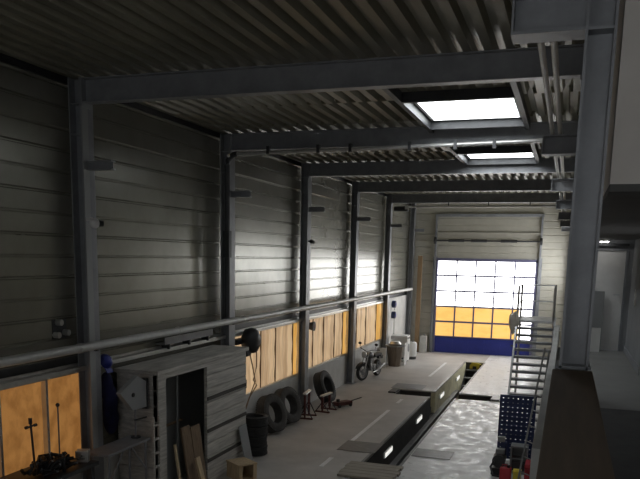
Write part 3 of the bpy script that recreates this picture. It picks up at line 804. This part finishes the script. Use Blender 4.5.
# ------------------------------------------------------------------ workbench and its clutter
def bench():
    t = thing('workbench', 'dark workbench below the near orange panes', 'workbench', (-6.62, 7.6, .2))
    MB().box(-.34, .38, -1.6, 1.2, 1.08, 1.14, .006).obj('top', 'steeld', t)
    for x, y in ((-.28, -1.5), (.3, -1.5), (-.28, 1.1), (.3, 1.1)): MB().box(x-.04, x+.04, y-.04, y+.04, -.2, 1.08).obj('leg', 'steeld', t)
    MB().box(-.3, .3, -1.5, 1.1, .35, .39).obj('shelf', 'steeld', t)
    # sharp items on it
    t = thing('cable_heap', 'black heap of cables and scrap on the workbench under the orange panes', 'cables', (-6.48, 8.35, 1.34))
    for i in range(16):
        p = []; r = random.Random(i)
        x, y = r.uniform(-.1, .1), r.uniform(-.75, -.5)
        for k in range(9): p.append((x+.12*sin(k*.9+i), y+k*.07, .03+(.05+.012*i)*abs(sin(k*1.1+i*2))))
        MB().tube(p, .026, 8).obj('cable', 'black', t, smooth=60)
    t = thing('cross_wrench', 'cross-shaped wheel wrench standing upright against the left orange pane', 'wrench', (-6.8, 8.1, 1.34))
    MB().cyl((0, 0, 0), (-.04, 0, .66), .016).obj('shank', 'steeld', t); MB().cyl((-.035, -.09, .60), (-.035, .09, .61), .014).obj('cross_arm', 'steeld', t)
    MB().cyl((-.04, 0, .64), (-.043, 0, .72), .026).obj('socket', 'steeld', t)
    for q in (-1, 1): MB().cyl((-.035, q*.07, .605), (-.035, q*.11, .605), .022).obj('socket', 'steeld', t)
    t = thing('tap_wrench', 'thin upright steel rod with a knob in front of the right orange pane', 'tool', (-6.86, 8.72, 1.34))
    MB().cyl((0, 0, 0), (0, 0, .78), .012).obj('rod', 'grey', t); MB().sphere((0, 0, .79), .03).obj('knob', 'steeld', t, smooth=60); MB().cyl((0, 0, 0), (0, 0, .03), .06).obj('foot', 'steeld', t)
    t = thing('machine_vice', 'pale metal vice at the far end of the workbench', 'vice', (-6.42, 8.68, 1.34), radians(20))
    MB().box(-.08, .08, -.06, .06, 0, .08, .01).obj('base', 'galv', t); MB().box(-.09, .09, -.02, .05, .08, .18, .01).obj('jaw', 'galv', t); MB().box(-.09, .09, -.1, -.05, .07, .18, .01).obj('jaw', 'galv', t)
    MB().cyl((0, -.1, .11), (0, -.28, .11), .016).obj('screw', 'steeld', t); MB().cyl((-.09, -.26, .11), (.09, -.26, .11), .008).obj('handle', 'steeld', t)
    # side shelf in front of the shed
    t = thing('side_table', 'narrow grey metal table standing before the shed end', 'table', (-6.36, 9.5, 0))
    MB().box(-.2, .2, -.58, .6, 1.36, 1.40, .005).obj('top', 'steel', t)
    for x, y in ((-.15, -.5), (.15, -.5), (-.15, .52), (.15, .52)): MB().cyl((x, y, 0), (x, y, 1.36), .02).obj('leg', 'steel', t)
    MB().cyl((.15, -.5, .9), (.15, -.1, 1.36), .014).obj('brace', 'steel', t); MB().cyl((.15, .52, .9), (.15, .1, 1.36), .014).obj('brace', 'steel', t)
    # hood on a post
    t = thing('machine_hood', 'grey arrow-shaped metal hood on a thin post, standing on the narrow table', 'hood', (-6.37, 10.0, 1.40))
    MB().cyl((0, 0, 0), (0, 0, .6), .016).obj('post', 'steel', t); MB().cyl((0, 0, 0), (0, 0, .02), .08).obj('base', 'steeld', t)
    MB().prism([(-.47, .80), (.03, 1.0), (.28, .88), (.28, .46), (-.12, .47)], 'x', -.04, .04).obj('hood_plate', 'hood', t)
    MB().box(-.05, .05, .281, .33, .42, .92).obj('hood_edge', 'steeld', t)
    MB().cyl((.03, -.12, .72), (.055, -.12, .72), .035).obj('bolt', 'black', t)
    MB().cyl((0.02, -.05, .3), (.02, .3, .28), .012).obj('cross_bar', 'steeld', t)
    t = thing('slatted_rack', 'narrow upright rack with short rungs in front of the shed corner', 'rack', (-6.09, 10.16, 0))
    for y in (-.09, .09): MB().box(-.02, .02, y-.015, y+.015, 0, 1.74).obj('upright', 'woodgrey', t)
    for k in range(7): MB().box(-.015, .015, -.075, .075, .2+k*.23, .23+k*.23).obj('rung', 'woodgrey', t)
    # blue bundle
    b = MB()
    for c, r, q in (((-6.88, 9.98, 2.2), .15, (.7, .9, 1.6)), ((-6.88, 10.08, 1.95), .16, (.7, .9, 1.8)), ((-6.89, 10.1, 1.65), .15, (.7, 1.1, 1.8)), ((-6.85, 9.93, 1.85), .09, (.7, .9, 2.6))): b.sphere(c, r, q)
    o = b.obj('work_coat', 'bluecloth', smooth=80)
    d = o.modifiers.new('remesh', 'REMESH'); d.mode = 'VOXEL'; d.voxel_size = .025; d.use_smooth_shade = True
    tag(o, 'dark blue work coat hanging beside the near column, left of the grey hood', 'coat')
    t = thing('cap', 'small bright blue cap hanging above the dark blue work coat', 'cap', (-6.90, 9.98, 2.6))
    m = R(radians(60), 'Y')
    MB().lathe([(0, .12), (.06, .11), (.11, .07), (.13, 0), (.12, 0), (0, .1)], m, 20, False).obj('crown', 'blue', t, smooth=60)
    MB().box(.08, .2, -.08, .08, -.005, .008, .003, m).obj('visor', 'blue', t)
bench()

# ------------------------------------------------------------------ small wall things
def small():
    t = thing('security_camera', 'small white camera on the near left column above the pipe', 'camera', (-6.60, 9.40, 4.74))
    MB().sphere((0, 0, 0), .075).obj('ball', 'white', t, smooth=60); MB().cyl((.045, .03, 0), (.075, .085, 0), .045).obj('lens', 'black', t)
    MB().box(-.16, -.04, -.02, .02, .04, .08, .006).obj('bracket', 'white', t)
    t = thing('pipe_valves', 'cluster of small round valves on the wall above the near pipe', 'valves', (XW+.02, 9.0, 3.2))
    for y, z in ((0, .1), (-.06, -.08), (.16, -.06)):
        MB().cyl((-.03, y, z), (.08, y, z), .045).obj('knob', 'galv', t)
    MB().box(-.05, -.01, -.1, .22, -.14, .14).obj('backing', 'steeld', t)
    t = thing('alarm_horn', 'black round horn at the top of the streaked window past the third column', 'horn', (-6.95, 20.35, 2.32))
    MB().cyl((-.04, 0, 0), (.12, 0, 0), .10, .14, 20).obj('bell', 'black', t, smooth=40); MB().cyl((.115, 0, 0), (.13, 0, 0), .06).obj('core', 'maroon', t)
    MB().box(-.14, -.03, -.03, .03, -.02, .18).obj('bracket', 'steeld', t)
    t = thing('spot_lamp', 'small dark lamp on the third left column below its bracket', 'lamp', (-6.70, 19.49, 4.72))
    MB().cyl((0, 0, 0), (.1, -.05, -.03), .05).obj('head', 'black', t); MB().box(-.06, .01, -.02, .02, -.02, .02).obj('bracket', 'steeld', t)
    for z, lab in ((2.36, 'upper of the two blue hose reels hanging on the pale wall before the gate'), (1.9, 'lower of the two blue hose reels hanging on the pale wall before the gate')):
        t = thing('hose_reel', lab, 'reel', (XW+.045, 31.3, z), 0, 'blue reels on the pale wall')
        MB().cyl((0, 0, 0), (.16, 0, 0), .15, seg=20).obj('drum', 'bluedark', t, smooth=40); MB().cyl((.16, 0, 0), (.18, 0, 0), .08).obj('hub', 'blue', t)
        MB().tube([(.1, 0, -.12), (.1, .05, -.2), (.1, .1, -.25 if z > 2 else -.9)], .015).obj('hose', 'grey', t, smooth=60)
    t = thing('cable_reel', 'black rounded reel with hanging hoses on the wall right of the shed roof', 'reel', (-6.78, 15.6, 2.38))
    MB().lathe([(0, .2), (.15, .19), (.27, .12), (.3, 0), (.27, -.12), (.15, -.19), (0, -.2)], R(pi/2, 'Y'), 24, False).obj('drum', 'black', t, smooth=60)
    MB().box(-.27, -.1, -.55, .05, -.06, .06, .02).obj('arm', 'black', t)
    MB().box(-.1, .06, -.35, -.1, -.33, -.2, .02).obj('guide', 'black', t)
    MB().tube([(.06, -.18, -.3), (.07, -.05, -.6), (.08, .08, -.95), (.06, -.12, -1.2), (.03, -.35, -1.55)], .014).obj('hose', 'woodbrown', t, smooth=60)
    MB().tube([(.1, .1, -.25), (.12, .06, -.6), (.1, -.08, -.9), (.1, .12, -1.05), (.05, -.2, -1.3), (.04, -.38, -1.5)], .014).obj('hose', 'woodbrown', t, smooth=60)
    MB().box(-.06, .05, -.43, -.33, -1.05, -.85, .02).obj('grip', 'black', t)
    t = thing('cable_tray', 'grey cable tray on the wall above the shed roof', 'tray', (XW, 12.4, 2.68))
    MB().box(0, .2, -.6, 1.35, 0, .02).box(.18, .2, -.6, 1.35, .02, .13).obj('tray', 'steel', t)
    for y in (-.4, .4, 1.2): MB().box(0, .18, y-.02, y+.02, -.1, -.001).obj('bracket', 'steeld', t)
    # brown post and pale canister at rear left corner
    t = thing('wooden_post', 'brown wooden plank standing upright in the rear left corner', 'plank', (-6.42, 34.30, 0))
    MB().box(-.11, .09, -.05, .05, 0, 4.42, .006).obj('plank', 'woodpost', t); MB().box(-.12, .10, -.06, .06, 0, .05).obj('shoe', 'woodbrown', t)
    t = thing('pale_canister', 'pale upright canister on the floor between brown post and gate', 'canister', (-6.1, 34.2, 0))
    MB().box(-.16, .16, -.12, .12, 0, .78, .04).obj('body', 'conclight', t, smooth=30); MB().cyl((.04, 0, .77), (.04, 0, .86), .05).obj('cap', 'grey', t)
small()

# ------------------------------------------------------------------ motorcycle
def motorcycle():
    t = thing('motorcycle', 'black and silver motorcycle parked along the left wall', 'motorcycle', (-6.52, 25.85, 0), radians(-9))
    # local: front towards -y
    def wheel(y, yaw, Rr, w):
        m = T(0, y, Rr) @ R(yaw, 'Z') @ R(pi/2, 'Y')
        rb = MB().lathe([(Rr-.09, -w*.4), (Rr-.05, -w*.5), (Rr-.015, -w*.35), (Rr, 0), (Rr-.015, w*.35), (Rr-.05, w*.5), (Rr-.09, w*.4)], m, 36)
        o = rb.obj('wheel', 'rubber', t, smooth=50)
        rim = MB().lathe([(Rr-.11, -w*.35), (Rr-.085, -w*.42), (Rr-.085, w*.42), (Rr-.11, w*.35)], m, 36)
        for k in range(8):
            a = 2*pi*k/8
            p = m @ Vector((.03*cos(a), .03*sin(a), 0)); q = m @ Vector(((Rr-.1)*cos(a+.15), (Rr-.1)*sin(a+.15), 0)); rim.cyl(p, q, .007, seg=6)
        rim.cyl(m @ Vector((0, 0, -.06)), m @ Vector((0, 0, .06)), .04)
        rim.lathe([(.05, .05), (.12, .05), (.12, .055), (.05, .055)], m, 24)
        rim.obj('rim', 'steel', o)
    wheel(-.66, radians(-15), .31, .12); wheel(.68, 0, .31, .15)
    S = R(radians(-15), 'Z')
    def F(x, y, z): v = S @ Vector((x, y, 0)); return (v.x, v.y-.66, z)
    f = MB()
    for s in (-.09, .09): f.tube([F(s, 0, .31), F(s, .1, .62), F(s, .24, 1.0)], .022)
    f.box(-.12, .12, -.03, .03, .8, .84, 0, T(0, -.47, 0) @ S); f.obj('fork', 'alu', t, smooth=50)
    fe = MB(); pts = []
    for k in range(9):
        a = radians(20+k*17); pts.append((-.66+.35*cos(a), .31+.35*sin(a)))
    for k in range(9):
        a = radians(20+(8-k)*17); pts.append((-.66+.335*cos(a), .31+.335*sin(a)))
    fe.prism(pts, 'x', -.07, .07, T(0, -.66, 0) @ S @ T(0, .66, 0)); fe.obj('front_fender', 'black', t)
    MB().tube([F(-.36, .34, 1.1), F(-.2, .26, 1.08), F(0, .22, 1.02), F(.2, .26, 1.08), F(.36, .34, 1.1)], .014).obj('handlebar', 'black', t, smooth=60)
    for s in (-1, 1):
        MB().cyl(F(s*.36, .34, 1.1), F(s*.44, .4, 1.1), .02).obj('grip', 'rubber', t)
        mr = MB(); mr.tube([F(s*.3, .3, 1.1), F(s*.36, .28, 1.26)], .007); mr.sphere(F(s*.37, .28, 1.29), .05, (1.3, .4, 1)); mr.obj('mirror', 'black', t, smooth=60)
    MB().lathe([(0, -.1), (.06, -.09), (.1, 0), (.1, .03), (0, .035)], T(*F(0, -.02+.1, .93)) @ S @ R(pi/2, 'X'), 24, False).obj('headlight', 'alu', t, smooth=50)
    MB().tube([(0, -.38, .95), (0, -.1, .75), (0, .35, .72), (0, .85, .78)], .028).tube([(0, -.36, .85), (0, -.22, .4), (0, .25, .3), (0, .68, .31)], .024).tube([(.1, .25, .32), (.1, .68, .31)], .02).tube([(-.1, .25, .32), (-.1, .68, .31)], .02).obj('frame', 'black', t, smooth=60)
    e = MB().box(-.15, .15, -.2, .25, .3, .52, .04); e.box(-.1, .1, -.16, .1, .5, .72, .02)
    for k in range(5): e.box(-.125, .125, -.18, .12, .53+k*.035, .54+k*.035)
    e.cyl((-.17, .05, .4), (.17, .05, .4), .1); e.obj('engine', 'plate', t)
    MB().sphere((0, -.08, .84), .2, (.7, 1.4, .65)).obj('tank', 'black', t, smooth=70)
    MB().box(-.12, .12, .18, .85, .76, .86, .035).obj('seat', 'rubber', t)
    MB().box(-.09, .09, .8, 1.05, .62, .76, .03).obj('rear_fender', 'black', t); MB().box(-.05, .05, 1.05, 1.08, .66, .72).obj('tail_light', 'red', t)
    MB().tube([(.13, -.2, .58), (.17, -.26, .4), (.18, -.1, .24), (.19, .3, .28)], .02).tube([(.19, .3, .28), (.2, .4, .33), (.21, .85, .46)], [.03, .045, .05]).obj('exhaust', 'alu', t, smooth=60)
    for s in (-1, 1): MB().cyl((s*.14, .66, .31), (s*.13, .6, .74), .022).obj('shock', 'alu', t)
    MB().cyl((-.1, .1, .3), (-.3, .16, 0.012), .012).obj('side_stand', 'black', t)
motorcycle()

# ------------------------------------------------------------------ bin and white items
def rear_items():
    t = thing('waste_bin', 'brown metal bin with a grey flat rim beside the motorcycle', 'bin', (-6.36, 29.3, 0))
    m = R(pi/8, 'Z')
    MB().lathe([(0, 0), (.24, 0), (.35, .8), (.33, .8), (.22, .03), (0, .03)], m, 8, False).obj('body', 'bin', t)
    MB().lathe([(.30, .80), (.42, .80), (.42, .85), (.30, .85)], m, 8).obj('rim', 'grey', t)
    MB().lathe([(0, .85), (.2, .86), (.24, .9), (.18, 1.0), (0, 1.02)], m, 16, False).obj('contents', 'galv', t, smooth=40)
    MB().box(.30, .36, -.1, .1, .3, .36, .01).obj('grip', 'steeld', t)
    t = thing('washing_machine', 'white boxy appliance with a rounded top behind the brown bin', 'appliance', (-6.4, 30.75, 0))
    MB().box(-.42, .3, -.3, .3, .05, 1.12, .06).obj('body', 'white', t, smooth=30); MB().cyl((.3, 0, .6), (.32, 0, .6), .17, seg=24).obj('door', 'grey', t)
    MB().box(.29, .315, -.25, .25, .98, 1.06, .006).obj('control_panel', 'grey', t)
    for x, y in ((-.35, -.24), (.22, -.24), (-.35, .24), (.22, .24)): MB().cyl((x, y, 0), (x, y, .05), .03).obj('foot', 'black', t)
    t = thing('white_drum', 'small white drum with a dark base right of the white appliance', 'drum', (-6.15, 31.7, 0))
    MB().lathe([(0, .12), (.2, .12), (.22, .2), (.22, .66), (.17, .74), (0, .75)], None, 24, False).obj('body', 'white', t, smooth=40)
    MB().lathe([(0, 0), (.2, 0), (.21, .12), (0, .12)], None, 24, False).obj('base', 'steeld', t); MB().cyl((.05, 0, .74), (.05, 0, .8), .04).obj('cap', 'grey', t)
    m = T(-6.62, 28.55, 0)
    tag(MB().prism([(-6.9, 28.45), (-6.55, 28.5), (-6.55, 28.53), (-6.9, 28.48)], 'z', 0, .8).obj('white_sheet', 'white'), 'white panel standing on the floor between motorcycle and bin', 'panel')
    tag(MB().box(-6.05, -6.02, 29.55, 29.95, 0, .9, .004).obj('white_board', 'white'), 'white board standing on its end right of the brown bin', 'board')
rear_items()

# ------------------------------------------------------------------ camera, world, colour
cam = bpy.data.cameras.new('camera'); co = bpy.data.objects.new('camera', cam); COL.objects.link(co)
yaw, pit_, rol = 0.32672, 0.17889, 0.01886
FIT = dict(f=745.47, cx=309.57, cy=390.53)
f0 = Vector((-sin(yaw)*cos(pit_), cos(yaw)*cos(pit_), -sin(pit_))); r0_ = Vector((cos(yaw), sin(yaw), 0)); u0 = r0_.cross(f0)
r_ = r0_*cos(rol)+u0*sin(rol); u_ = -r0_*sin(rol)+u0*cos(rol)
mw = Matrix((r_, u_, -f0)).transposed().to_4x4(); mw.translation = (0.0080, -0.1543, 4.3312); co.matrix_world = mw
cam.sensor_width = 36; cam.lens = 36*FIT['f']/640
cam.shift_x = (320-FIT['cx'])/640; cam.shift_y = (FIT['cy']-239.5)/640
cam.clip_start = .05; cam.clip_end = 200
scn.camera = co
w = bpy.data.worlds.new('world'); scn.world = w; w.use_nodes = True
w.node_tree.nodes['Background'].inputs['Color'].default_value = (.8, .88, 1, 1); w.node_tree.nodes['Background'].inputs['Strength'].default_value = .3
scn.view_settings.view_transform = 'Standard'; scn.view_settings.look = 'None'; scn.view_settings.gamma = 1
scn.view_settings.exposure = 0; scn.view_settings.use_curve_mapping = False
try:
    scn.cycles.use_denoising = True; scn.cycles.max_bounces = 10; scn.cycles.diffuse_bounces = 6; scn.cycles.sample_clamp_indirect = 4
except Exception: pass
